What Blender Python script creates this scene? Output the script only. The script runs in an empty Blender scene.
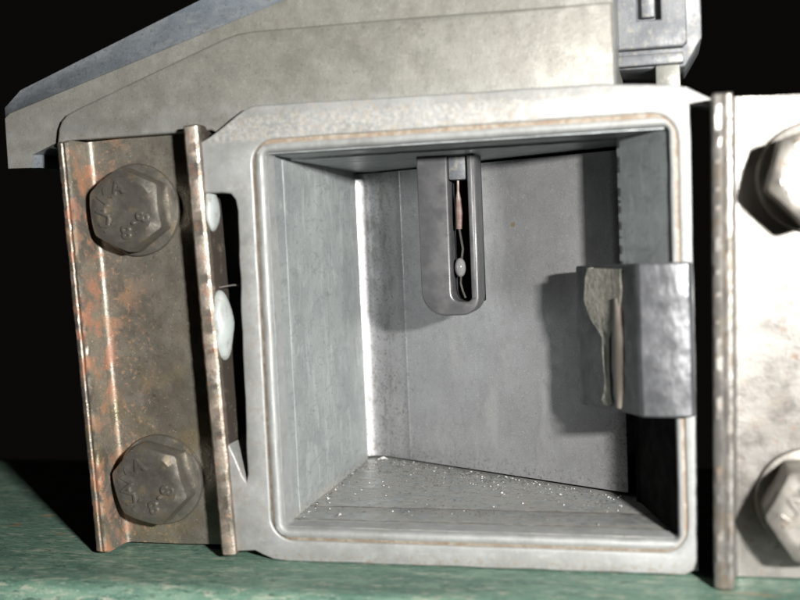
import bpy, bmesh, math, random
from mathutils import Vector, Matrix, noise

random.seed(7)
MM = 0.001
scene = bpy.context.scene
COL = scene.collection

# ------------------------------------------------------------------ camera
# all sizes below are in millimetres; X right along the inlet face, Y into the inlet, Z up
YAW, PITCH, ROLL = 0.25163, 0.06544, -0.04318
CAM = Vector((53.87, -137.55, 41.12))
LENS_PX = 1056.2
def camera_axes():
    cy, sy = math.cos(YAW), math.sin(YAW)
    cp, sp = math.cos(PITCH), math.sin(PITCH)
    cr, sr = math.cos(ROLL), math.sin(ROLL)
    B = Matrix(((1, 0, 0), (0, 0, -1), (0, 1, 0)))
    Ry = Matrix(((cy, 0, sy), (0, 1, 0), (-sy, 0, cy)))
    Rx = Matrix(((1, 0, 0), (0, cp, -sp), (0, sp, cp)))
    Rz = Matrix(((cr, -sr, 0), (sr, cr, 0), (0, 0, 1)))
    return Rz @ Rx @ Ry @ B
R = camera_axes()
cam_data = bpy.data.cameras.new('camera')
cam = bpy.data.objects.new('camera', cam_data)
COL.objects.link(cam)
right, down, fwd = R[0], R[1], R[2]
m = Matrix((right, -down, -fwd)).transposed().to_4x4()
m.translation = CAM * MM
cam.matrix_world = m
cam_data.sensor_width = 36
cam_data.lens = 36 * LENS_PX / 800
cam_data.clip_start = 0.005
cam_data.clip_end = 50
cam_data.dof.use_dof = True
cam_data.dof.focus_distance = 0.166
cam_data.dof.aperture_fstop = 20
scene.camera = cam

# ------------------------------------------------------------------ dark room and the camera's flash
world = bpy.data.worlds.new('World')
scene.world = world
world.use_nodes = True
world.node_tree.nodes['Background'].inputs[0].default_value = (1.0, 0.9, 0.75, 1)
world.node_tree.nodes['Background'].inputs[1].default_value = 0.0032

fl = bpy.data.lights.new('flash', 'AREA')
fl.shape = 'RECTANGLE'
fl.size, fl.size_y = 0.012, 0.007
fl.energy = 1.65
fl.color = (1.0, 0.975, 0.94)
flash = bpy.data.objects.new('flash', fl)
COL.objects.link(flash)
FL = Vector((132, -165, 64))
flash.location = FL * MM
flash.rotation_euler = (Vector((18, 10, 30)) - FL).to_track_quat('-Z', 'Y').to_euler()

scene.view_settings.view_transform = 'Standard'
scene.view_settings.look = 'None'
scene.view_settings.gamma = 1
scene.view_settings.exposure = 0
scene.view_settings.use_curve_mapping = False
scene.cycles.max_bounces = 10
scene.cycles.diffuse_bounces = 2
scene.cycles.glossy_bounces = 3
scene.cycles.sample_clamp_indirect = 6

# ------------------------------------------------------------------ materials
def material(name, base, rough=0.5, metal=0.5, layers=(), bumps=((2.5, 0.25, 0.05),), spec=0.5, rough_var=0.12, coat=0.0, rnd=False, gain=1.0):
    """layers: dicts scale, lo, hi, col, amt, detail, stretch, gates[(axis, from, to)], rough"""
    base = tuple(c * gain for c in base)
    layers = [dict(L, col=tuple(c * gain for c in L['col'])) for L in layers]
    mt = bpy.data.materials.new(name)
    mt.use_nodes = True
    nt = mt.node_tree
    N, K = nt.nodes, nt.links
    bs = N['Principled BSDF']
    tc = N.new('ShaderNodeTexCoord')
    mp = N.new('ShaderNodeMapping')
    mp.inputs['Scale'].default_value = (1000, 1000, 1000)
    K.new(tc.outputs['Object'], mp.inputs['Vector'])
    vec = mp.outputs['Vector']
    if rnd:
        oi = N.new('ShaderNodeObjectInfo')
        ml = N.new('ShaderNodeMath'); ml.operation = 'MULTIPLY'; ml.inputs[1].default_value = 90
        K.new(oi.outputs['Random'], ml.inputs[0])
        ad = N.new('ShaderNodeVectorMath'); ad.operation = 'ADD'
        K.new(vec, ad.inputs[0]); K.new(ml.outputs[0], ad.inputs[1])
        vec = ad.outputs[0]
    sep = N.new('ShaderNodeSeparateXYZ'); K.new(mp.outputs['Vector'], sep.inputs[0])
    def nz(scale, detail=4, stretch=None, off=0, distort=0.0):
        n = N.new('ShaderNodeTexNoise')
        n.inputs['Scale'].default_value = scale
        n.inputs['Detail'].default_value = detail
        n.inputs['Roughness'].default_value = 0.6
        n.inputs['Distortion'].default_value = distort
        v = vec
        q = N.new('ShaderNodeMapping')
        q.inputs['Location'].default_value = (off * 13.1, off * 7.7, off * 3.3)
        q.inputs['Scale'].default_value = stretch or (1, 1, 1)
        K.new(v, q.inputs['Vector']); K.new(q.outputs[0], n.inputs['Vector'])
        return n.outputs['Fac']
    def rng(src, lo, hi, a=0.0, b=1.0):
        r = N.new('ShaderNodeMapRange'); r.interpolation_type = 'SMOOTHSTEP'
        r.inputs['From Min'].default_value = min(lo, hi); r.inputs['From Max'].default_value = max(lo, hi)
        r.inputs['To Min'].default_value = a if lo <= hi else b
        r.inputs['To Max'].default_value = b if lo <= hi else a
        K.new(src, r.inputs['Value'])
        return r.outputs['Result']
    def mul(a, b):
        x = N.new('ShaderNodeMath'); x.operation = 'MULTIPLY'
        K.new(a, x.inputs[0])
        if isinstance(b, float): x.inputs[1].default_value = b
        else: K.new(b, x.inputs[1])
        return x.outputs[0]
    rgb = N.new('ShaderNodeRGB'); rgb.outputs[0].default_value = (*base, 1)
    col = rgb.outputs[0]
    rv = rng(nz(0.35, 5, off=4), 0.3, 0.7, max(0.05, rough - rough_var), rough + rough_var)
    mtl = None
    for i, L in enumerate(layers):
        f = rng(nz(L['scale'], L.get('detail', 4), L.get('stretch'), L.get('off', i + 1), L.get('distort', 0.0)), L['lo'], L['hi'])
        for (ax, a, b) in L.get('gates', ()):
            f = mul(f, rng(sep.outputs['XYZ'.index(ax)], a, b))
        f = mul(f, float(L.get('amt', 1)))
        mx = N.new('ShaderNodeMix'); mx.data_type = 'RGBA'
        K.new(f, mx.inputs[0]); K.new(col, mx.inputs[6]); mx.inputs[7].default_value = (*L['col'], 1)
        col = mx.outputs[2]
        if 'rough' in L:
            mr = N.new('ShaderNodeMix'); K.new(f, mr.inputs[0]); K.new(rv, mr.inputs[2]); mr.inputs[3].default_value = L['rough']
            rv = mr.outputs[0]
        if 'metal' in L:
            mr = N.new('ShaderNodeMix'); K.new(f, mr.inputs[0]); mr.inputs[3].default_value = L['metal']
            if mtl is None: mr.inputs[2].default_value = metal
            else: K.new(mtl, mr.inputs[2])
            mtl = mr.outputs[0]
    K.new(col, bs.inputs['Base Color'])
    K.new(rv, bs.inputs['Roughness'])
    bs.inputs['Metallic'].default_value = metal
    if mtl is not None: K.new(mtl, bs.inputs['Metallic'])
    bs.inputs['Specular IOR Level'].default_value = spec
    bs.inputs['Coat Weight'].default_value = coat
    prev = None
    for j, bb in enumerate(bumps):
        sc, st, di = bb[:3]
        b = N.new('ShaderNodeBump')
        b.inputs['Strength'].default_value = st
        b.inputs['Distance'].default_value = di * MM
        K.new(nz(sc, 3, bb[3] if len(bb) > 3 else None, off=j + 20), b.inputs['Height'])
        if prev: K.new(prev, b.inputs['Normal'])
        prev = b.outputs[0]
    if prev: K.new(prev, bs.inputs['Normal'])
    return mt

M = {}
DIRT = (0.20, 0.14, 0.085)
M['cast'] = material('cast_aluminium', (0.36, 0.36, 0.33), 0.50, 0.45, layers=(
    dict(scale=0.09, lo=0.35, hi=0.7, col=(0.27, 0.265, 0.235), amt=0.8),
    dict(scale=0.6, lo=0.5, hi=0.72, col=(0.47, 0.47, 0.44), amt=0.5),
    dict(scale=3.2, lo=0.60, hi=0.72, col=(0.60, 0.60, 0.57), amt=0.45),
    dict(scale=2.3, lo=0.62, hi=0.75, col=(0.14, 0.13, 0.11), amt=0.5),
), bumps=((2.8, 0.35, 0.05), (0.7, 0.3, 0.12)), gain=0.5)
M['cover'] = material('cast_cover', (0.335, 0.33, 0.295), 0.52, 0.42, layers=(
    dict(scale=0.07, lo=0.35, hi=0.7, col=(0.27, 0.26, 0.225), amt=0.7),
    dict(scale=0.4, lo=0.45, hi=0.75, col=(0.42, 0.415, 0.375), amt=0.45, distort=0.3),
    dict(scale=1.5, lo=0.50, hi=0.70, col=(0.25, 0.235, 0.195), amt=0.45),
    dict(scale=4.5, lo=0.58, hi=0.70, col=(0.58, 0.57, 0.52), amt=0.5),
    dict(scale=3.3, lo=0.60, hi=0.70, col=(0.11, 0.10, 0.08), amt=0.6),
    dict(scale=1.0, lo=0.64, hi=0.70, col=(0.50, 0.49, 0.45), amt=0.25, stretch=(0.3, 1, 2.0)),
    dict(scale=0.16, lo=0.50, hi=0.62, col=(0.56, 0.55, 0.50), amt=0.4, gates=(('X', 30, 42),)),
    dict(scale=0.3, lo=0.35, hi=0.65, col=(0.42, 0.43, 0.42), amt=0.6, gates=(('Z', 62, 57),)),
), bumps=((3.2, 0.45, 0.06), (0.6, 0.3, 0.12)), gain=0.52)
M['blue_edge'] = material('blue_grey_edge', (0.28, 0.315, 0.35), 0.48, 0.35, layers=(
    dict(scale=0.25, lo=0.4, hi=0.7, col=(0.20, 0.235, 0.27), amt=0.8),
    dict(scale=0.6, lo=0.48, hi=0.68, col=(0.38, 0.40, 0.41), amt=0.7, stretch=(0.4, 1, 1.4)),
    dict(scale=1.6, lo=0.52, hi=0.68, col=(0.17, 0.19, 0.21), amt=0.6),
    dict(scale=4.0, lo=0.60, hi=0.70, col=(0.5, 0.52, 0.53), amt=0.5),
    dict(scale=3.0, lo=0.60, hi=0.70, col=(0.07, 0.075, 0.08), amt=0.6),
), bumps=((3.0, 0.45, 0.06), (0.5, 0.3, 0.15)), gain=0.62)
M['rim'] = material('inlet_rim', (0.40, 0.41, 0.405), 0.58, 0.40, layers=(
    dict(scale=0.12, lo=0.4, hi=0.7, col=(0.30, 0.305, 0.29), amt=0.8),
    dict(scale=1.0, lo=0.5, hi=0.72, col=(0.52, 0.53, 0.52), amt=0.4),
    # chalky corrosion with brown stain along the upper edge of the rim
    dict(scale=1.7, lo=0.35, hi=0.72, col=(0.58, 0.56, 0.51), amt=0.55, rough=0.75, metal=0.1, gates=(('Z', 54.0, 55.0), ('Z', 58.8, 57.0)), distort=0.3),
    dict(scale=1.2, lo=0.48, hi=0.74, col=(0.36, 0.27, 0.17), amt=0.6, rough=0.8, metal=0.0, gates=(('Z', 53.8, 55.0), ('X', 60, 30)), distort=0.4, off=9),
    # brown dirt packed along the lower and left edge
    dict(scale=1.3, lo=0.45, hi=0.66, col=DIRT, amt=0.6, rough=0.8, metal=0.0, gates=(('Z', -2.6, -4.0),)),
    dict(scale=0.9, lo=0.48, hi=0.66, col=DIRT, amt=0.35, rough=0.8, metal=0.0, gates=(('X', -1.6, -2.2), ('Z', 51, 40))),
    dict(scale=3.5, lo=0.62, hi=0.72, col=(0.15, 0.13, 0.10), amt=0.4),
), bumps=((3.0, 0.3, 0.05), (0.8, 0.25, 0.10)), gain=0.60)
M['groove'] = material('dirt_in_groove', (0.24, 0.19, 0.14), 0.8, 0.05, layers=(
    dict(scale=0.8, lo=0.4, hi=0.65, col=(0.34, 0.31, 0.26), amt=0.8),
    dict(scale=1.6, lo=0.5, hi=0.7, col=(0.22, 0.12, 0.06), amt=0.7)), gain=0.8)
M['duct'] = material('duct_wall', (0.37, 0.40, 0.40), 0.42, 0.5, layers=(
    dict(scale=0.13, lo=0.38, hi=0.66, col=(0.29, 0.32, 0.325), amt=0.8, distort=0.5),
    dict(scale=0.35, lo=0.50, hi=0.70, col=(0.49, 0.53, 0.53), amt=0.6, stretch=(1, 1.6, 0.5), distort=0.6),
    dict(scale=0.6, lo=0.54, hi=0.64, col=(0.23, 0.26, 0.26), amt=0.5, stretch=(1, 0.6, 1.4), distort=1.2),
    dict(scale=1.8, lo=0.56, hi=0.68, col=(0.47, 0.51, 0.51), amt=0.5),
    dict(scale=1.2, lo=0.62, hi=0.68, col=(0.22, 0.24, 0.24), amt=0.5, stretch=(2, 2, 0.12)),
    dict(scale=5.0, lo=0.62, hi=0.70, col=(0.09, 0.085, 0.08), amt=0.6),
    # the floor: dull, dusty, with dark grit bedded in
    dict(scale=0.35, lo=0.30, hi=0.60, col=(0.37, 0.36, 0.335), amt=0.8, rough=0.6, gates=(('Z', 2.0, 0.8),)),
    dict(scale=0.9, lo=0.50, hi=0.68, col=(0.46, 0.45, 0.42), amt=0.6, gates=(('Z', 2.0, 0.8),), stretch=(0.4, 1.4, 1)),
    dict(scale=1.6, lo=0.52, hi=0.66, col=(0.20, 0.185, 0.165), amt=0.6, gates=(('Z', 2.0, 0.8),), stretch=(0.5, 1.2, 1)),
    dict(scale=3.4, lo=0.54, hi=0.64, col=(0.07, 0.065, 0.06), amt=0.85, gates=(('Z', 2.0, 0.8), ('Y', 14, 32))),
), bumps=((3.2, 0.35, 0.05), (0.5, 0.2, 0.10)), rough_var=0.08, gain=0.85)
M['flap'] = material('flap_plate', (0.31, 0.312, 0.32), 0.44, 0.62, layers=(
    dict(scale=0.11, lo=0.38, hi=0.66, col=(0.26, 0.262, 0.268), amt=0.8),
    dict(scale=0.16, lo=0.52, hi=0.66, col=(0.38, 0.375, 0.37), amt=0.6, stretch=(1, 1, 0.3)),
    dict(scale=0.9, lo=0.50, hi=0.68, col=(0.24, 0.24, 0.245), amt=0.5, stretch=(1, 1, 0.6)),
    dict(scale=2.6, lo=0.58, hi=0.70, col=(0.42, 0.43, 0.45), amt=0.6),
    dict(scale=5.0, lo=0.58, hi=0.72, col=(0.62, 0.62, 0.62), amt=0.55),
    dict(scale=4.2, lo=0.62, hi=0.70, col=(0.10, 0.10, 0.10), amt=0.6),
    dict(scale=1.3, lo=0.62, hi=0.72, col=(0.42, 0.42, 0.42), amt=0.2, stretch=(2.2, 2.2, 0.15)),
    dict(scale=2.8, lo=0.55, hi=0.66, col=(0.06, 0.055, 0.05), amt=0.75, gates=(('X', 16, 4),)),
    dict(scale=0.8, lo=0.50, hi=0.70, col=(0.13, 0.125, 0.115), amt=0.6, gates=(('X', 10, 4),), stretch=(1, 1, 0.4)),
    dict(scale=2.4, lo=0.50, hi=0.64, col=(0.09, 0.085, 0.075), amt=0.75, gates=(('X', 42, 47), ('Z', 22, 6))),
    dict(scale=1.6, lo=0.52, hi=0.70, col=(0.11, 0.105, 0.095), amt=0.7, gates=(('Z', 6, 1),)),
    dict(scale=0.35, lo=0.70, hi=0.73, col=(0.26, 0.20, 0.12), amt=0.8),
), bumps=((4.5, 0.45, 0.04), (1.3, 0.25, 0.06)), rough_var=0.06, gain=0.85)
M['plastic'] = material('dark_plastic', (0.10, 0.10, 0.105), 0.38, 0.0, layers=(
    dict(scale=0.4, lo=0.4, hi=0.7, col=(0.14, 0.14, 0.145), amt=0.8),
    dict(scale=3.0, lo=0.64, hi=0.74, col=(0.3, 0.29, 0.27), amt=0.4),
), bumps=((3.0, 0.2, 0.04),), spec=0.6, gain=0.45)
M['connector'] = material('connector_plastic', (0.105, 0.115, 0.13), 0.5, 0.0, layers=(
    dict(scale=0.3, lo=0.4, hi=0.66, col=(0.17, 0.18, 0.19), amt=0.8),
    dict(scale=0.9, lo=0.5, hi=0.7, col=(0.27, 0.25, 0.21), amt=0.7),
    dict(scale=3.0, lo=0.6, hi=0.72, col=(0.4, 0.38, 0.34), amt=0.5),
), bumps=((2.0, 0.35, 0.08),), spec=0.6, gain=0.6)
M['block'] = material('block_metal', (0.15, 0.155, 0.165), 0.36, 0.45, layers=(
    dict(scale=0.3, lo=0.4, hi=0.66, col=(0.20, 0.205, 0.22), amt=0.8, stretch=(1, 1, 0.5)),
    dict(scale=2.4, lo=0.62, hi=0.72, col=(0.45, 0.45, 0.45), amt=0.4),
    dict(scale=1.5, lo=0.6, hi=0.74, col=(0.05, 0.05, 0.05), amt=0.5),
), gain=0.55, bumps=((0.22, 0.45, 0.7, (1, 1, 0.6)), (3.0, 0.12, 0.03)))
M['chip'] = material('chipped_filler', (0.36, 0.35, 0.30), 0.65, 0.05, layers=(
    dict(scale=0.8, lo=0.4, hi=0.66, col=(0.22, 0.215, 0.18), amt=0.8, distort=1),
    dict(scale=1.5, lo=0.55, hi=0.7, col=(0.46, 0.45, 0.40), amt=0.6),
), bumps=((1.2, 0.6, 0.2),), gain=0.72)
M['gouge'] = material('smooth_gouge', (0.17, 0.145, 0.12), 0.35, 0.2, layers=(
    dict(scale=0.7, lo=0.4, hi=0.66, col=(0.22, 0.20, 0.175), amt=0.7, stretch=(1, 1, 0.3)),))
M['rusty'] = material('rusty_steel', (0.20, 0.185, 0.155), 0.40, 0.62, layers=(
    dict(scale=0.14, lo=0.4, hi=0.66, col=(0.15, 0.135, 0.11), amt=0.85),
    dict(scale=0.20, lo=0.42, hi=0.68, col=(0.22, 0.175, 0.09), amt=0.65, gates=(('Z', 42, 18),)),
    dict(scale=0.9, lo=0.50, hi=0.70, col=(0.13, 0.118, 0.095), amt=0.5),
    dict(scale=0.20, lo=0.52, hi=0.66, col=(0.27, 0.135, 0.065), amt=0.6, rough=0.7, metal=0.15, gates=(('X', 12, 3),), distort=0.3),
    dict(scale=0.26, lo=0.50, hi=0.62, col=(0.31, 0.125, 0.065), amt=0.7, rough=0.7, metal=0.15, gates=(('X', 4.6, 1.6),), distort=0.3, off=12),
    dict(scale=1.6, lo=0.56, hi=0.68, col=(0.30, 0.15, 0.065), amt=0.6, rough=0.7, metal=0.15, gates=(('X', 15, 5),)),
    dict(scale=0.35, lo=0.40, hi=0.66, col=(0.33, 0.27, 0.225), amt=0.8, rough=0.5, gates=(('X', 19.3, 20.2), ('Y', 3.0, 1.0)), off=5),
    dict(scale=0.6, lo=0.56, hi=0.66, col=(0.27, 0.13, 0.08), amt=0.5, rough=0.7, gates=(('X', 18.5, 20.5),), off=6),
    dict(scale=0.4, lo=0.30, hi=0.45, col=(0.045, 0.035, 0.028), amt=0.9, rough=0.8, gates=(('X', 21.6, 21.95), ('Y', 0.8, 1.8))),  # shade of the slot painted into the colour of the outer flank
    dict(scale=3.0, lo=0.65, hi=0.71, col=(0.55, 0.52, 0.44), amt=0.8, rough=0.3),
    dict(scale=2.4, lo=0.58, hi=0.70, col=(0.07, 0.06, 0.045), amt=0.5),
), bumps=((2.6, 0.5, 0.08), (0.6, 0.3, 0.12)), gain=0.82)
M['steel'] = material('bare_steel', (0.44, 0.42, 0.39), 0.42, 0.62, layers=(
    dict(scale=0.2, lo=0.4, hi=0.66, col=(0.36, 0.34, 0.31), amt=0.7),
    dict(scale=0.35, lo=0.56, hi=0.7, col=(0.40, 0.34, 0.27), amt=0.4, rough=0.5),
    dict(scale=0.9, lo=0.62, hi=0.70, col=(0.30, 0.16, 0.08), amt=0.7, rough=0.7, metal=0.1, distort=0.5),
    dict(scale=0.5, lo=0.48, hi=0.64, col=(0.30, 0.24, 0.17), amt=0.7, rough=0.6, gates=(('Y', 4.6, 2.0), ('X', 3.4, 2.6))),
    dict(scale=0.6, lo=0.70, hi=0.73, col=(0.10, 0.09, 0.09), amt=0.9),
    dict(scale=2.4, lo=0.62, hi=0.72, col=(0.14, 0.12, 0.10), amt=0.4),
), bumps=((2.4, 0.4, 0.06), (0.6, 0.2, 0.07)), gain=0.38)
BOLT_LAYERS = lambda a, b, c: (
    dict(scale=0.4, lo=0.4, hi=0.66, col=a, amt=0.8),
    dict(scale=0.5, lo=0.54, hi=0.68, col=b, amt=0.6, rough=0.6),
    dict(scale=2.6, lo=0.6, hi=0.72, col=c, amt=0.5))
M['bolt_dark'] = material('tarnished_bolt', (0.155, 0.145, 0.125), 0.36, 0.7, BOLT_LAYERS((0.115, 0.105, 0.09), (0.17, 0.13, 0.075), (0.30, 0.28, 0.24)), bumps=((2.4, 0.4, 0.07), (0.7, 0.25, 0.12)), rnd=True)
M['bolt_pale'] = material('plated_bolt', (0.40, 0.38, 0.34), 0.42, 0.6, BOLT_LAYERS((0.32, 0.30, 0.27), (0.34, 0.27, 0.20), (0.5, 0.48, 0.44)), bumps=((2.4, 0.4, 0.07), (0.7, 0.25, 0.12)), rnd=True, gain=0.5)
M['dome'] = material('white_rubber', (0.42, 0.46, 0.45), 0.4, 0.0, layers=(
    dict(scale=0.4, lo=0.45, hi=0.7, col=(0.33, 0.36, 0.35), amt=0.8),
    dict(scale=0.9, lo=0.52, hi=0.70, col=(0.26, 0.23, 0.18), amt=0.6)), gain=0.6)
M['bead'] = material('glass_bead', (0.30, 0.30, 0.30), 0.10, 0.3, spec=0.9, bumps=((1.5, 0.3, 0.1),), gain=0.6)
M['wire'] = material('tinned_wire', (0.38, 0.36, 0.33), 0.3, 0.9)
M['sleeve'] = material('pink_sleeve', (0.30, 0.22, 0.19), 0.5, 0.0, layers=(dict(scale=1.2, lo=0.4, hi=0.6, col=(0.22, 0.12, 0.10), amt=0.8),), gain=0.4)
M['filing'] = material('bright_filing', (0.62, 0.61, 0.58), 0.45, 0.4)
M['grit'] = material('dark_grit', (0.05, 0.045, 0.04), 0.7, 0.0)
M['green'] = material('worn_green_paint', (0.085, 0.155, 0.115), 0.5, 0.0, layers=(
    dict(scale=0.06, lo=0.4, hi=0.66, col=(0.055, 0.11, 0.085), amt=0.85, stretch=(0.5, 1.6, 1)),
    dict(scale=0.3, lo=0.48, hi=0.66, col=(0.13, 0.205, 0.155), amt=0.8, stretch=(0.4, 1.5, 1.5), distort=0.4),
    dict(scale=0.8, lo=0.54, hi=0.66, col=(0.28, 0.29, 0.23), amt=0.7, stretch=(0.4, 1.4, 1.4), distort=0.5),
    dict(scale=1.2, lo=0.56, hi=0.66, col=(0.025, 0.05, 0.04), amt=0.75, stretch=(0.4, 1.5, 1.5)),
    dict(scale=2.5, lo=0.56, hi=0.66, col=(0.16, 0.24, 0.19), amt=0.6, stretch=(0.5, 1.3, 1.3)),
    dict(scale=0.16, lo=0.66, hi=0.72, col=(0.26, 0.12, 0.045), amt=0.8, stretch=(0.5, 1.5, 1), off=31),
    dict(scale=3.0, lo=0.62, hi=0.70, col=(0.45, 0.46, 0.40), amt=0.6),
), bumps=((1.2, 0.6, 0.2, (0.5, 1.6, 1.6)), (3.2, 0.5, 0.07)), spec=0.45, gain=1.0)
M['joint'] = material('joint_dirt', (0.07, 0.062, 0.052), 0.8, 0.0, layers=(dict(scale=0.5, lo=0.48, hi=0.66, col=(0.16, 0.15, 0.13), amt=0.9), dict(scale=2.5, lo=0.5, hi=0.66, col=(0.05, 0.045, 0.04), amt=0.8)))
M['black'] = material('near_black', (0.004, 0.004, 0.004), 0.8, 0.0, spec=0.05)
M['shade'] = material('dark_iron', (0.06, 0.06, 0.06), 0.6, 0.2)

# ------------------------------------------------------------------ mesh helpers
def link(name, bm, mat, parent=None, smooth=35, loc=(0, 0, 0)):
    me = bpy.data.meshes.new(name)
    bmesh.ops.recalc_face_normals(bm, faces=bm.faces)
    for v in bm.verts: v.co *= MM
    bm.to_mesh(me); bm.free()
    mats = mat if isinstance(mat, (list, tuple)) else [mat]
    for x in mats: me.materials.append(x)
    if smooth:
        for p in me.polygons: p.use_smooth = True
        me.set_sharp_from_angle(angle=math.radians(smooth))
    o = bpy.data.objects.new(name, me)
    COL.objects.link(o)
    o.location = Vector(loc) * MM
    if parent:
        o.parent = parent
        if 'world_base' in parent: o.location = (Vector(loc) - Vector(parent['world_base'])) * MM
    return o

def prism(bm, pts, a, b, axis='Y', bevel=0.0, seg=2, mi=0):
    """closed outline extruded along an axis from a to b, edges bevelled"""
    def P(u, v, w):
        return {'Y': (u, w, v), 'Z': (u, v, w), 'X': (w, u, v)}[axis]
    v0 = [bm.verts.new(P(u, v, a)) for u, v in pts]
    v1 = [bm.verts.new(P(u, v, b)) for u, v in pts]
    n = len(pts)
    fs = [bm.faces.new(v0), bm.faces.new(v1[::-1])]
    for i in range(n):
        fs.append(bm.faces.new((v0[i], v0[(i + 1) % n], v1[(i + 1) % n], v1[i])))
    for f in fs: f.material_index = mi
    bmesh.ops.recalc_face_normals(bm, faces=fs)
    if bevel:
        es = list({e for f in fs for e in f.edges})
        bmesh.ops.bevel(bm, geom=es, offset=bevel, segments=seg, profile=0.5, affect='EDGES', clamp_overlap=True)

def box(bm, x0, x1, y0, y1, z0, z1, bevel=0.0, seg=2):
    prism(bm, [(x0, z0), (x1, z0), (x1, z1), (x0, z1)], y0, y1, 'Y', bevel, seg)

def loft(bm, loops, closed=True, cap0=False, cap1=False, mis=None):
    rows = [[bm.verts.new(p) for p in L] for L in loops]
    n = len(rows[0])
    for k in range(len(rows) - 1):
        for i in range(n if closed else n - 1):
            j = (i + 1) % n
            f = bm.faces.new((rows[k][i], rows[k][j], rows[k + 1][j], rows[k + 1][i]))
            if mis: f.material_index = mis[k]
    if cap0: bm.faces.new(rows[0])
    if cap1: bm.faces.new(rows[-1][::-1])
    return rows

def rrect(x0, x1, z0, z1, r, y, n=7, radii=None):
    rs = radii or (r, r, r, r)     # top right, top left, bottom left, bottom right
    pts = []
    for (cx, cz, a0, rr) in ((x1, z1, 0, rs[0]), (x0, z1, 90, rs[1]), (x0, z0, 180, rs[2]), (x1, z0, 270, rs[3])):
        ox = cx - rr if cx == x1 else cx + rr
        oz = cz - rr if cz == z1 else cz + rr
        for i in range(n):
            a = math.radians(a0 + 90 * i / (n - 1))
            pts.append((ox + rr * math.cos(a), y, oz + rr * math.sin(a)))
    return pts

def tube(bm, path, rad, n=8):
    loops = []
    for i, p in enumerate(path):
        p = Vector(p)
        d = (Vector(path[min(i + 1, len(path) - 1)]) - Vector(path[max(i - 1, 0)])).normalized()
        u = d.orthogonal().normalized() if abs(d.y) > 0.9 else d.cross(Vector((0, 1, 0))).normalized()
        w = d.cross(u)
        r = rad[i] if isinstance(rad, (list, tuple)) else rad
        loops.append([p + r * (math.cos(t) * u + math.sin(t) * w) for t in [2 * math.pi * k / n for k in range(n)]])
    loft(bm, loops, True, True, True)

def ellipsoid(bm, c, r, nu=20, nv=12):
    bmesh.ops.create_uvsphere(bm, u_segments=nu, v_segments=nv, radius=1, matrix=Matrix.Translation(c) @ Matrix.Diagonal((*r, 1)))

def plate(bm, outline, holes, y0, y1, bevel=0.3):
    """flat plate with holes in the XZ plane, made through a filled 2D curve"""
    cu = bpy.data.curves.new('tmp', 'CURVE'); cu.dimensions = '2D'; cu.fill_mode = 'BOTH'
    cu.extrude = abs(y1 - y0) / 2 - bevel; cu.bevel_depth = bevel; cu.bevel_resolution = 2; cu.offset = -bevel
    for pts in [outline] + list(holes):
        s = cu.splines.new('POLY'); s.points.add(len(pts) - 1); s.use_cyclic_u = True
        for q, (u, v) in zip(s.points, pts): q.co = (u, v, 0, 1)
    o = bpy.data.objects.new('tmp', cu); COL.objects.link(o)
    dg = bpy.context.evaluated_depsgraph_get(); dg.update()
    me = bpy.data.meshes.new_from_object(o.evaluated_get(dg))
    mid = (y0 + y1) / 2
    me.transform(Matrix(((1, 0, 0, 0), (0, 0, 1, mid), (0, 1, 0, 0), (0, 0, 0, 1))))
    bm.from_mesh(me)
    bpy.data.objects.remove(o); bpy.data.curves.remove(cu); bpy.data.meshes.remove(me)
    bmesh.ops.remove_doubles(bm, verts=bm.verts, dist=1e-4)

def jitter(bm, amp, scale, seed=0):
    for v in bm.verts:
        n = noise.noise_vector(v.co * scale + Vector((seed * 11.3, seed * 5.1, seed)))
        v.co += n * amp

def arc(cx, cz, r, a0, a1, n=6):
    return [(cx + r * math.cos(math.radians(a0 + (a1 - a0) * i / n)), cz + r * math.sin(math.radians(a0 + (a1 - a0) * i / n))) for i in range(n + 1)]

W, H, ZB = 54.0, 52.6, -4.8

# ------------------------------------------------------------------ the bench
bm = bmesh.new()
xs = [-220 + 4 * i for i in range(111)]
prof = [(62, -40), (62, -0.9), (61.2, 0)] + [(58 - 4.0 * i, 0) for i in range(18)] + [(-11.2, -0.05), (-12.2, -0.35), (-13.0, -1.0), (-13.5, -2.2), (-13.7, -6), (-13.7, -40)]
loops = []
for x in xs:
    row = []
    for (y, z) in prof:
        d = 0.0
        if -2.5 < z <= 0 and abs(z) < 2.4 and (y < -10 or x < -40 or x > 90):
            d = 0.16 * noise.noise(Vector((x * 0.05, y * 0.15, 3)))
        wob = 0.35 * noise.noise(Vector((x * 0.03, 0, 9))) if y < -10 else 0
        row.append((x, y + wob, ZB + z + d))
    loops.append(row)
loft(bm, loops, closed=False)
bench = link('bench_top', bm, M['green'], smooth=50)
bench['kind'] = 'structure'
bench['label'] = 'worn green painted bench plank under the air flow meter'

# ------------------------------------------------------------------ the air flow meter
meter = bpy.data.objects.new('air_flow_meter', None)
COL.objects.link(meter)
BASE = (27.0, 20.0, ZB)
meter['world_base'] = BASE
meter.location = Vector(BASE) * MM
meter.empty_display_size = 0.02
meter['label'] = 'grey cast metal air flow meter with open square inlet, bolted between two steel brackets'
meter['category'] = 'air flow meter'

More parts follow.
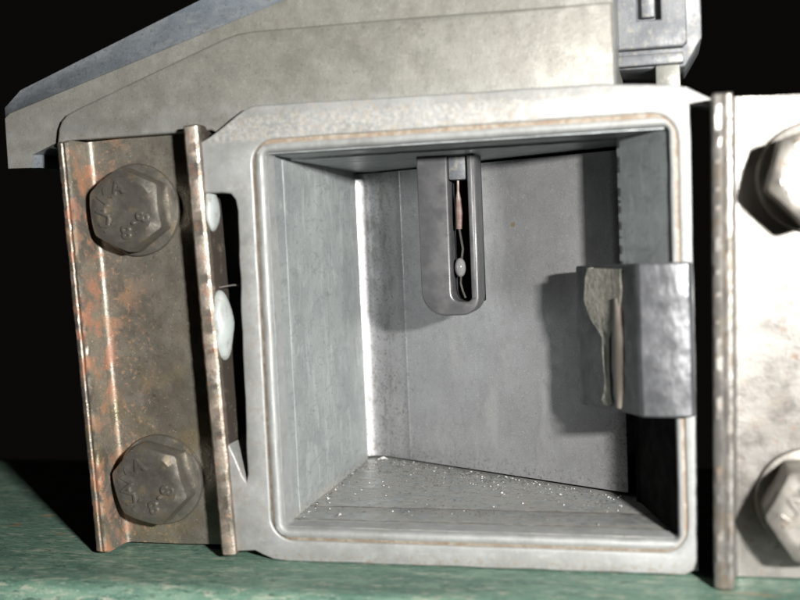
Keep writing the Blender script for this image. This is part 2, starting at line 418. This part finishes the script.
# lip around the square opening: concentric loops from the opening outwards into the groove
bm = bmesh.new()
def ring(l, r, t, b, y, rad):
    return rrect(-l, W + r, -b, H + t, rad, y)
loops = [
    ring(-0.25, -0.25, -0.2, -0.2, 3.2, 0.5),
    ring(0.0, 0.0, 0.0, 0.0, 1.2, 0.6),
    ring(0.10, 0.08, 0.12, 0.12, 0.55, 0.7),
    ring(0.32, 0.22, 0.35, 0.35, 0.12, 1.0),
    ring(0.60, 0.40, 0.65, 0.65, 0.0, 1.4),
    ring(1.25, 0.74, 1.25, 1.25, 0.0, 2.2),
    ring(1.42, 0.86, 1.45, 1.42, 0.22, 2.6),
    ring(1.85, 1.20, 1.95, 1.85, 0.30, 3.4),
    ring(2.20, 1.50, 2.40, 2.20, 0.9, 3.8),
]
mis = [0, 0, 0, 0, 0, 1, 1, 1]
rows = loft(bm, loops, True, mis=mis)
longe = [e for e in bm.edges if e.calc_length() > 20]
bmesh.ops.subdivide_edges(bm, edges=longe, cuts=24, use_grid_fill=True)
jitter(bm, 0.07, 0.35, 2)
link('inlet_lip', bm, [M['rim'], M['groove']], meter, smooth=60)

# flat face around the lip, running out into the slotted ear beside the left bracket
def wander(pts, amp=0.12, step=1.5):
    out = []
    for i in range(len(pts)):
        p, q = Vector(pts[i]), Vector(pts[(i + 1) % len(pts)])
        k = max(1, int((q - p).length / step))
        for j in range(k):
            c = p.lerp(q, j / k)
            n = noise.noise_vector(Vector((c.x * 0.3, c.y * 0.3, 8.0)))
            out.append((c.x + amp * n.x, c.y + amp * n.y))
    return out
bm = bmesh.new()
outline = [(-9.4, 54.7), (-7.9, 55.4), (-2.2, 58.9), (-0.8, 59.2), (45, 58.6), (55.0, 57.9), (56.2, 57.4), (56.75, 56.5), (56.7, 20), (56.4, -2.6), (55.9, -3.9), (54.8, -4.6), (30, -4.7), (0.5, -4.75), (-1.6, -4.6),
           (-3.2, -4.0), (-4.4, -3.4), (-7.9, -3.7), (-8.4, 12.2), (-7.5, 11.8), (-6.7, 10.2), (-5.7, 7.4), (-5.2, 6.4), (-4.95, 7.6), (-4.35, 44.8), (-4.55, 46.3), (-5.2, 47.2), (-6.5, 47.5), (-9.2, 47.5)]
hole = [(u, v) for u, _, v in rrect(-1.75, W + 1.12, -1.75, H + 1.82, 3.3, 0, n=9)]
plate(bm, wander(outline), [wander(hole, 0.06)], 0.0, 7.0, 0.32)
link('inlet_face', bm, M['rim'], meter, smooth=40)
# wing at the upper corner towards the right bracket
bm = bmesh.new()
plate(bm, [(50, 58.4), (56.6, 57.7), (57.6, 57.1), (59.6, 56.0), (78, 55.4), (78, 3), (61.5, 3), (61.5, 54.4), (57.5, 55.2), (50, 54.5)], [], 2.7, 5.6, 0.3)
link('side_ear', bm, M['rim'], meter, smooth=40)

# duct: four thick walls with moulding steps, and the back
bm = bmesh.new()
def wall(profile, mapper, a, b, n=30, amp=0.03):
    loops = []
    for i in range(n + 1):
        t = a + (b - a) * i / n
        loops.append([mapper(y, h, t) for y, h in profile])
    loft(bm, loops, True, True, True)
wall([(1.0, 0.02), (6.8, 0.06), (7.0, -0.05), (7.25, 0.10), (18.3, 0.30), (18.8, 0.42), (41.0, 0.80), (41.25, 0.6), (41.4, -3.0), (1.0, -3.0)],
     lambda y, h, t: (h, y, t), -1.0, 54.0)
wall([(1.0, 0.02), (4.6, 0.05), (4.66, 0.02), (4.88, 0.03), (4.94, 0.07), (11.0, 0.22), (11.06, 0.20), (11.3, 0.21), (11.36, 0.25), (46.5, 0.75), (46.5, -4.3), (1.0, -4.3)],
     lambda y, h, t: (t, y, h), -2.8, 56.4)
wall([(1.0, 52.5), (10, 52.4), (10.15, 52.1), (46.5, 51.6), (46.5, 57.5), (1.0, 57.5)],
     lambda y, h, t: (t, y, h), -2.8, 56.4)
box(bm, -2.9, 56.3, 46.8, 49, -4.2, 57.4)
for f in bm.faces:      # dirt bedded in the two joints across the floor
    c = f.calc_center_median()
    if c.z < 0.5 and (4.62 < c.y < 4.92 or 11.04 < c.y < 11.34): f.material_index = 1
jitter(bm, 0.05, 0.5, 4)
link('inlet_duct', bm, [M['duct'], M['joint']], meter, smooth=25)
# right wall of the duct, its shade painted in as a near-black colour
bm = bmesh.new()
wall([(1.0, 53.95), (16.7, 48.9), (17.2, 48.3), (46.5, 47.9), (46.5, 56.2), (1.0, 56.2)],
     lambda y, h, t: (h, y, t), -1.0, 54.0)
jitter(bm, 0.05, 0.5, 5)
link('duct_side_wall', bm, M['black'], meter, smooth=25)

# rib on the right wall above the block, its rear edge chipped
bm = bmesh.new()
loops = []
for i in range(160):
    z = 33.5 + (52.4 - 33.5) * i / 159
    e = 0.07 * noise.noise(Vector((0, 0, z * 0.9))) + 0.02 * noise.noise(Vector((5, 0, z * 3.0)))
    loops.append([(53.9, 0.9, z), (47.75, 9.35, z), (47.25 + e, 10.1 + e * .5, z), (47.2 + e, 10.9, z), (48.7, 17.5, z), (54.8, 17.5, z)])
loft(bm, loops, True, True, True)
link('wall_rib', bm, M['duct'], meter, smooth=30)

# flap closing the duct, its hinge side curling into the corner
bm = bmesh.new()
FA, FB = Vector((2.4, 43.24)), Vector((47.2, 19.42))
slope = (FB.y - FA.y) / (FB.x - FA.x)
fy = lambda x: FA.y + slope * (x - FA.x)
pf = [(-0.7, 41.55), (0.0, 41.95), (0.9, 42.38), (1.7, 42.68), (2.3, 42.78), (2.9, 42.68), (3.5, 42.45), (4.2, fy(4.2) - 0.03)]
x = 5.0
while x < 46.6:
    pf.append((x, fy(x))); x += 1.4
pf += [(8.85, fy(8.85)), (8.95, fy(8.95) - 0.04), (9.1, fy(9.1) - 0.04), (9.2, fy(9.2))]
pf = sorted(pf)
pf += [(46.6, fy(46.6)), (47.0, fy(47.0) + 0.15), (47.2, fy(47.2) + 0.6)]
pf += [(47.0, 21.2), (2.6, 45.0), (-0.6, 43.6)]
loops = []
for i in range(41):
    z = 1.05 + (51.4 - 1.05) * i / 40
    loops.append([(a, b + 0.05 * noise.noise(Vector((a * 0.2, z * 0.2, 4))), z) for a, b in pf])
loft(bm, loops, True, True, True)
link('flap', bm, M['flap'], meter, smooth=30)

# temperature sensor hanging from the roof of the duct
bm = bmesh.new()
sz = 28.1
out = [(17.5, 53)] + arc(21.2, sz + 3.7, 3.7, 180, 270, 7) + arc(23.6, sz + 2.7, 2.7, 270, 360, 6) + [(26.4, 53)]
slot = [(22.15, 51.8)] + arc(23.6, 31.6, 1.45, 180, 270, 5) + arc(24.3, 31.0, 0.9, 270, 360, 5) + [(25.2, 51.8)]
plate(bm, out, [slot], 17.0, 22.5, 0.35)
sensor = link('temperature_sensor', bm, M['plastic'], meter, smooth=40)
bm = bmesh.new()
box(bm, 18.2, 25.9, 22.4, 25.6, 29.6, 52.5, 0.3)
link('sensor_back', bm, M['black'], sensor)
bm = bmesh.new()
box(bm, 25.25, 25.95, 16.7, 17.6, 30.6, 52, 0.12)
link('guard_rail', bm, M['plastic'], sensor)
bm = bmesh.new()
box(bm, 22.25, 25.1, 17.5, 21.8, 48.3, 52, 0.3)
link('sensor_plug', bm, M['connector'], sensor)
bm = bmesh.new()
ellipsoid(bm, (23.25, 18.9, 35.2), (0.85, 0.85, 1.45))
link('thermistor_bead', bm, M['bead'], sensor)
bm = bmesh.new()
tube(bm, [(23.4, 18.9, 48.4), (23.35, 18.9, 46.6), (23.35, 18.9, 45.4)], [0.2, 0.2, 0.42])
tube(bm, [(23.35, 18.9, 45.6), (23.35, 18.95, 43.4), (23.3, 18.9, 41.0)], [0.38, 0.52, 0.42], 10)
link('wire_sleeve', bm, M['sleeve'], sensor)
bm = bmesh.new()
tube(bm, [(23.3, 18.9, 41.2), (23.55, 18.9, 39.4), (23.75, 18.9, 38.0), (23.5, 18.9, 36.4)], 0.17, 6)
tube(bm, [(23.3, 18.9, 33.9), (23.2, 19.0, 32.8), (23.5, 18.9, 31.6), (23.9, 18.8, 30.6)], 0.15, 6)
link('sensor_wire', bm, M['wire'], sensor)

# dark block wedged over the right-hand lip
bm = bmesh.new()
cs = [(56.55, -0.9), (56.0, -1.9), (54.4, -2.25), (52.0, -2.2), (50.2, -1.95), (49.7, -1.5), (48.6, 1.2), (48.1, 2.2), (41.3, 13.7), (40.8, 15.0), (41.4, 16.2), (49.5, 16.0), (55.8, 3.0), (56.5, 0.8)]
loops = []
nz_ = 26
for i in range(nz_ + 1):
    t = i / nz_
    L = []
    for (u, v) in cs:
        k = min(1, max(0, (v + 2) / 18))
        zb = 16.25 - 1.2 * k; zt = 35.75 - 0.8 * k
        ins = 0.25 if i in (0, nz_) else 0.0
        cu_, cv_ = 50.5, 5.0
        d = Vector((cu_ - u, cv_ - v)).normalized() * ins
        wv = 0.10 * noise.noise(Vector((u * 0.3, v * 0.3, t * 7)))
        tt = t if 0 < i < nz_ else t
        z = zb + (zt - zb) * tt
        if i == 1: z = zb + 0.25
        if i == nz_ - 1: z = zt - 0.25
        L.append((u + d.x + wv, v + d.y + wv, z))
    loops.append(L)
loft(bm, loops, True, True, True)
block = link('stop_block', bm, M['block'], meter, smooth=28)
block['label'] = 'dark grey block wedged over the right lip with a pale chipped patch'
# chip and gouge on its oblique face
fa, fb = Vector((48.1, 2.2)), Vector((41.3, 13.7))
fd = (fb - fa); flen = fd.length; fd.normalize()
fn = Vector((-fd.y, fd.x)); fn = fn if fn.y < 0 else -fn
def on_face(s, z, h):
    q = fa + fd * s + fn * h
    return (q.x, q.y, z)
bm = bmesh.new()
zs = [34.9, 33.5, 32, 30.5, 29, 27.8, 26.8, 25.5, 23.5, 21.5, 19.5, 18, 16.9, 16.2]
le = [9.0, 9.6, 10.0, 10.2, 9.4, 8.6, 7.9, 6.6, 6.5, 6.3, 6.2, 6.6, 6.9, 6.5]
ri = [0.6, 0.7, 0.5, 0.8, 1.4, 2.4, 3.3, 4.2, 4.4, 4.4, 4.3, 4.2, 4.0, 4.6]
loops = []
for z, a, b in zip(zs, le, ri):
    a += random.uniform(-.25, .25); b += random.uniform(-.15, .15)
    mid = (a + b) / 2
    k = (a - b) * 0.11
    loops.append([on_face(a, z, -0.05), on_face(a - 0.15, z, k), on_face(mid + 0.7, z, k * 0.62 + random.uniform(-.15, .15)), on_face(mid - 0.6, z, k * 0.42 + random.uniform(-.15, .15)), on_face(b + 0.2, z, 0.22), on_face(b, z, -0.05)])
loft(bm, loops, False)
link('chipped_patch', bm, M['chip'], block, smooth=50)
bm = bmesh.new()
loops = []
for i in range(17):
    t = i / 16
    z = 16.4 + (31.0 - 16.4) * t
    hw = 1.55 * math.sin(math.pi * (0.06 + 0.90 * t)) ** 0.55
    c = 2.35 - 0.2 * t
    loops.append([on_face(c + hw * math.cos(a), z, 0.02 + 0.42 * math.sin(a)) for a in [math.pi * k / 8 for k in range(9)]])
loft(bm, loops, False)
link('smooth_gouge', bm, M['gouge'], block, smooth=60)

# cast housing above and behind the duct, blue-grey sloping edge
bm = bmesh.new()
F = [(-47.9, 53.7), (-47.9, 61.6), (-47.0, 62.3), (-2.1, 75.0), (18, 81), (47.25, 81), (47.25, 56), (-8, 57.5), (-34, 57.5), (-38.7, 56.0), (-43.4, 55.6), (-43.9, 53.6)]
S = [(-48.8, 53.8), (-49.3, 63.6), (-46.2, 66.2), (-14.3, 77.4), (4, 83.8), (47.35, 83.8), (47.35, 56), (-8, 57.5), (-34, 57.5), (-38.7, 56.1), (-43.2, 55.7), (-43.7, 53.7)]
def nearer(pts, y0, y1):
    k = (y1 - CAM.y) / (y0 - CAM.y)
    return [(CAM.x + (u - CAM.x) * k, CAM.z + (v - CAM.z) * k) for u, v in pts]
F, S = nearer(F, 11.4, 3.6), nearer(S, 13.6, 5.6)
fix = lambda pts: [(u, max(v, 56.5)) if -34 < u < 0 else (u, v) for u, v in pts]
F, S = fix(F), fix(S)
# front skin, then the chamfer, then the sides
rows = loft(bm, [[(u, 3.6, v) for u, v in F], [(u * 1.0 - (0.25 if u < -40 else 0), 4.1, v + (0.2 if v > 60 else 0)) for u, v in F],
                 [(u, 5.6, v) for u, v in S], [(u, 7.5, v) for u, v in S], [(u, 48, v) for u, v in S]], True, True, True, mis=[0, 1, 1, 0])
link('housing', bm, [M['cover'], M['blue_edge']], meter, smooth=32)
# lower mass behind the slot
bm = bmesh.new()
box(bm, -25, -3.4, 13.5, 40, -1, 56, 1.2)
link('housing_side', bm, M['cast'], meter)
# raised cover panel
bm = bmesh.new()
pn = [(-37.9, 52), (-37.9, 57.6)] + [(-37.6, 59.2), (-37.0, 60.4), (-36.0, 61.3), (-34.6, 61.9), (-19.8, 67.0), (-9.2, 70.6), (-7.0, 71.15), (-4.5, 71.3), (17.7, 71.15), (37.5, 70.8), (47.2, 70.7), (47.2, 55.5)]
pn = [(-33.2, 56.0)] + nearer(pn[1:], 9.9, 2.2) + [(-6, 55.0), (-8.6, 56.45), (-31.6, 56.45), (-31.9, 56.0)]
plate(bm, pn, [], 2.2, 4.5, 0.4)
link('cover_panel', bm, M['cover'], meter, smooth=40)

# electrical connector
bm = bmesh.new()
plate(bm, [(47.6, 64.7), (56.3, 64.6), (56.9, 65.2), (56.9, 80), (47.6, 80)], [[(50.3, 68.5), (53.5, 68.45), (53.5, 76), (50.3, 76)]], 13.6, 17.5, 0.3)
conn = link('connector', bm, M['connector'], meter, smooth=40)
bm = bmesh.new()
prism(bm, [(47.4, 62.2), (56.6, 62.0), (58.9, 65.8), (58.9, 80), (47.4, 80)], 15.6, 30, 'Y', 0.35)
link('connector_body', bm, M['connector'], conn)
bm = bmesh.new()
box(bm, 47.5, 56.4, 13.9, 16.5, 62.4, 63.9, 0.25)
link('connector_rib', bm, M['connector'], conn)
bm = bmesh.new()
box(bm, 50.9, 52.7, 14.2, 16.2, 68.9, 75, 0.25)
link('latch', bm, M['connector'], conn)
bm = bmesh.new()
box(bm, 52.6, 55.9, 14.8, 22, 57.5, 62.4, 0.25)
link('connector_foot', bm, M['cast'], conn)

# ------------------------------------------------------------------ brackets, washers and bolts
def channel(name, mat, width, height, t, depth, skew, seed, label, base, tilt):
    """U channel opening towards -Y; local origin at the lower left front corner"""
    bm = bmesh.new()
    D = depth + t
    e = 0.35
    ro, ri = 1.9, 1.0
    cs = [(0.06, e), (e, 0.06), (t * 0.42, 0.0), (t * 0.50, 0.16), (t * 0.60, 0.10), (t - e * 1.6, -0.03), (t - e * 0.5, 0.10), (t, e * 1.4)]
    cs += [(t + ri + ri * math.cos(math.radians(a)), depth - ri + ri * math.sin(math.radians(a))) for a in (180, 160, 135, 110, 90)]
    cs += [(width * (0.2 + 0.15 * k), depth) for k in range(5)][1:4]
    cs += [(width - t - ri + ri * math.cos(math.radians(a)), depth - ri + ri * math.sin(math.radians(a))) for a in (90, 70, 45, 20, 0)]
    cs += [(width - t, e), (width - t + e, 0.0), (width - e, 0.04), (width, e)]
    cs += [(width - ro + ro * math.cos(math.radians(a)), D - ro + ro * math.sin(math.radians(a))) for a in (0, 22, 45, 68, 90)]
    cs += [(ro + ro * math.cos(math.radians(a)), D - ro + ro * math.sin(math.radians(a))) for a in (90, 112, 135, 158, 180)]
    n = 110
    loops = []
    for i in range(n + 1):
        s = i / n
        ins = 0.25 if i in (0, n) else 0.0
        L = []
        for (u, v) in cs:
            z0 = skew[0] + (skew[1] - skew[0]) * u / width + 0.15 * noise.noise(Vector((u * 0.5, seed, 2)))
            z1 = height + skew[2] * u / width + 0.18 * noise.noise(Vector((u * 0.5, seed, 7)))
            z = z0 + (z1 - z0) * s
            if i == 0: z -= 0.0
            if i == 1: z = z0 + 0.25
            if i == n - 1: z = z1 - 0.25
            q = Vector((u * 0.9, v * 0.9, z * 0.9 + seed * 31))
            j = noise.noise_vector(q) * (0.07 if v < 1.0 else 0.035)
            j += noise.noise_vector(q * 3.1) * (0.05 if v < 1.0 else 0.012)
            du = ins * (1 if u < t / 2 else -1 if u > width - t / 2 else 0)
            dv = ins * (1 if v < 0.5 else -1 if v > D - 0.5 else 0)
            L.append((u + du + j.x, v + dv + j.y, z))
        loops.append(L)
    loft(bm, loops, True, True, True)
    o = link(name, bm, mat, meter, smooth=40, loc=base)
    o.rotation_euler = (0, math.radians(tilt), 0)
    o['label'] = label
    return o

def text_mesh(ch, size):
    cu = bpy.data.curves.new('tmp', 'FONT'); cu.body = ch; cu.size = size; cu.extrude = 0.16; cu.align_x = 'CENTER'; cu.align_y = 'CENTER'
    cu.bevel_depth = 0.07; cu.bevel_resolution = 1; cu.offset = 0.04
    o = bpy.data.objects.new('tmp', cu); COL.objects.link(o)
    dg = bpy.context.evaluated_depsgraph_get(); dg.update()
    me = bpy.data.meshes.new_from_object(o.evaluated_get(dg))
    bpy.data.objects.remove(o); bpy.data.curves.remove(cu)
    return me

AF = 10.8
def bolt_mesh(bm, HH):
    """hex head, axis along -Y, seat at y=0, face at y=-HH, raised letters on the face"""
    n = 96
    def rh(a):
        k = (a + math.pi / 6) % (math.pi / 3) - math.pi / 6
        r = (AF / 2) / math.cos(k)
        return min(r, AF / 2 * 1.135)
    r0 = AF / 2 * 0.90
    A = [2 * math.pi * i / n for i in range(n)]
    # vertex at 90 degrees when rotation is zero
    def P(r, a, y): return (r * math.cos(a), y, r * math.sin(a))
    loops = [[P(rh(a), a, 0) for a in A],
             [P(rh(a), a, -(HH - 0.12 - max(0.0, rh(a) - r0) * 0.62)) for a in A],
             [P(rh(a) - 0.10, a, -(HH - max(0.0, rh(a) - 0.1 - r0) * 0.60)) for a in A],
             [P(r0 - 0.25, a, -HH) for a in A],
             [P(r0 - 0.9, a, -HH + 0.05) for a in A],
             [P(r0 * 0.5, a, -HH + 0.14) for a in A],
             [P(0.05, a, -HH + 0.16) for a in A]]
    loft(bm, loops, True, True, True)
    for ch, ang in (('K', 214), ('A', 176), ('M', 138), ('A', 97), ('8', -24), ('.', -56), ('8', -88)):
        me = text_mesh(ch, 2.7)
        a = math.radians(ang)
        rot = a - math.pi / 2
        T = Matrix.Translation((3.15 * math.cos(a), -HH + 0.02, 3.15 * math.sin(a))) @ Matrix.Rotation(-rot, 4, 'Y') @ Matrix.Rotation(math.pi / 2, 4, 'X')
        me.transform(T)
        bm.from_mesh(me)
        bpy.data.meshes.remove(me)
bolts = {}
for hh in (3.9, 7.6):
    bm = bmesh.new(); bolt_mesh(bm, hh)
    jitter(bm, 0.05, 0.5, 3)
    bolts[hh] = link('bolt', bm, M['bolt_dark'], None, smooth=30)
bm = bmesh.new()
A = [2 * math.pi * i / 64 for i in range(64)]
loft(bm, [[(r * math.cos(a), y, r * math.sin(a)) for a in A] for r, y in ((6.5, 0), (6.75, -0.15), (6.8, -0.5), (6.65, -0.78), (6.3, -0.88), (5.2, -0.95), (4.0, -0.98))], True, True, True)
jitter(bm, 0.05, 0.4, 6)
wash0 = link('washer', bm, M['bolt_dark'], None, smooth=40)

T_, DEP = 2.1, 5.5
bl = channel('bracket', M['rusty'], 22.1, 60.8, T_, DEP, (0.6, -0.05, 0.3), 1.0,
             'rust-stained brown steel channel bracket on the left of the inlet', (-29.1, -1.1, ZB + 0.06), -2.15)
br = channel('bracket', M['steel'], 22.3, 60.7, 2.4, DEP, (0.05, 0.8, -0.6), 5.0,
             'pale bare steel channel bracket on the right of the inlet', (58.15, -5.0, ZB + 0.06), 1.0)
def put(src, parent, mat, x, z, y, rot):
    o = src.copy()
    if mat is not M['bolt_dark']:
        o.data = src.data.copy(); o.data.materials[0] = mat
    COL.objects.link(o); o.parent = parent
    # world mm -> bracket local (tilted about Y)
    b = Vector(parent.location) / MM + Vector(BASE)
    loc = parent.rotation_euler.to_matrix().inverted() @ (Vector((x, y, z)) - b)
    o.location = loc * MM
    o.rotation_euler = (0, -math.radians(rot), 0)
    return o
bpy.context.view_layer.update()
yl, yr = -1.1 + DEP, -5.0 + DEP
for parent, mat, x, z, y, rot, hh in ((bl, M['bolt_dark'], -21.7, 45.8, yl, 2, 3.9), (bl, M['bolt_dark'], -20.5, 5.7, yl, 12, 3.9),
                                      (br, M['bolt_pale'], 71.1, 45.5, yr, -15, 7.6), (br, M['bolt_pale'], 70.2, 5.4, yr, -27, 7.6)):
    put(wash0, parent, mat, x, z, y - 0.02, rot * 3)
    put(bolts[hh], parent, mat, x, z, y - 0.92, rot)
for o in (*bolts.values(), wash0): bpy.data.objects.remove(o)

# white mounting buttons between the left bracket and the housing
for (z, ry, rz_, px) in ((28.0, 2.2, 5.0, 1.55), (44.2, 1.8, 3.0, 0.9)):
    bm = bmesh.new()
    ellipsoid(bm, (0, 0, 0), (px, ry, rz_), 24, 16)
    jitter(bm, 0.35, 0.35, z)
    b = link('mounting_button', bm, M['dome'], bl, smooth=80)
    b.location = Vector((22.2, 2.4, z - ZB)) * MM
bm = bmesh.new()
tube(bm, [(22.0, 3.0, 38.1), (24.2, 3.2, 38.3), (25.0, 3.4, 38.2)], 0.13, 6)
w = link('wire_stub', bm, M['wire'], bl)

# ------------------------------------------------------------------ filings and grit lying in the duct
bm = bmesh.new()
def flake(x, y, z, s, mi):
    vs = []
    a0 = random.uniform(0, 6.28)
    for k in range(4):
        a = a0 + k * 1.57 + random.uniform(-.4, .4)
        r = s * random.uniform(0.5, 1)
        vs.append(bm.verts.new((x + r * math.cos(a), y + r * math.sin(a), z + random.uniform(0, 0.5) * s)))
    top = bm.verts.new((x, y, z + s * random.uniform(0.5, 0.9)))
    for k in range(4):
        f = bm.faces.new((vs[k], vs[(k + 1) % 4], top)); f.material_index = mi
    f = bm.faces.new(vs[::-1]); f.material_index = mi
def floor_z(y): return 0.06 if y < 4.6 else 0.20 if y < 11.1 else 0.32 + 0.45 * (y - 11) / 35
for i in range(1900):
    x = random.uniform(1.2, 46.5)
    yb = fy(x) - 0.3
    if random.random() < 0.55: y = yb - abs(random.gauss(0, 4.5))
    else: y = random.uniform(5, yb)
    if x > 30 and random.random() < 0.5: continue
    if y < 5: continue
    bright = random.random() < 0.25
    flake(x, y, floor_z(y), 0.05 + 0.2 * random.random() ** 3 if bright else 0.05 + 0.16 * random.random() ** 2, 0 if bright else 1)
for i in range(150):      # line of swarf along the left wall and along the flap
    if i < 70:
        y = random.uniform(4, 41); x = 1.0 + abs(random.gauss(0, 0.35))
    else:
        x = random.uniform(3, 46); y = fy(x) - 0.25 - abs(random.gauss(0, 0.25))
    flake(x, y, floor_z(y), 0.06 + 0.26 * random.random() ** 2, 0 if random.random() < 0.6 else 1)
for (x, y, s) in ((3.6, 41.2, 0.75), (4.3, 40.8, 0.5), (3.0, 40.6, 0.45), (6.5, 6.5, 0.42), (2.0, 14.5, 0.35), (16, 14, 0.3), (37, 20, 0.3)):
    flake(x, y, floor_z(y), s, 0)
fil = link('metal_filings', bm, [M['filing'], M['grit']], None, smooth=0)
fil['kind'] = 'stuff'
fil['label'] = 'fine bright metal filings and dark grit scattered on the inlet floor'
fil['category'] = 'metal filings'
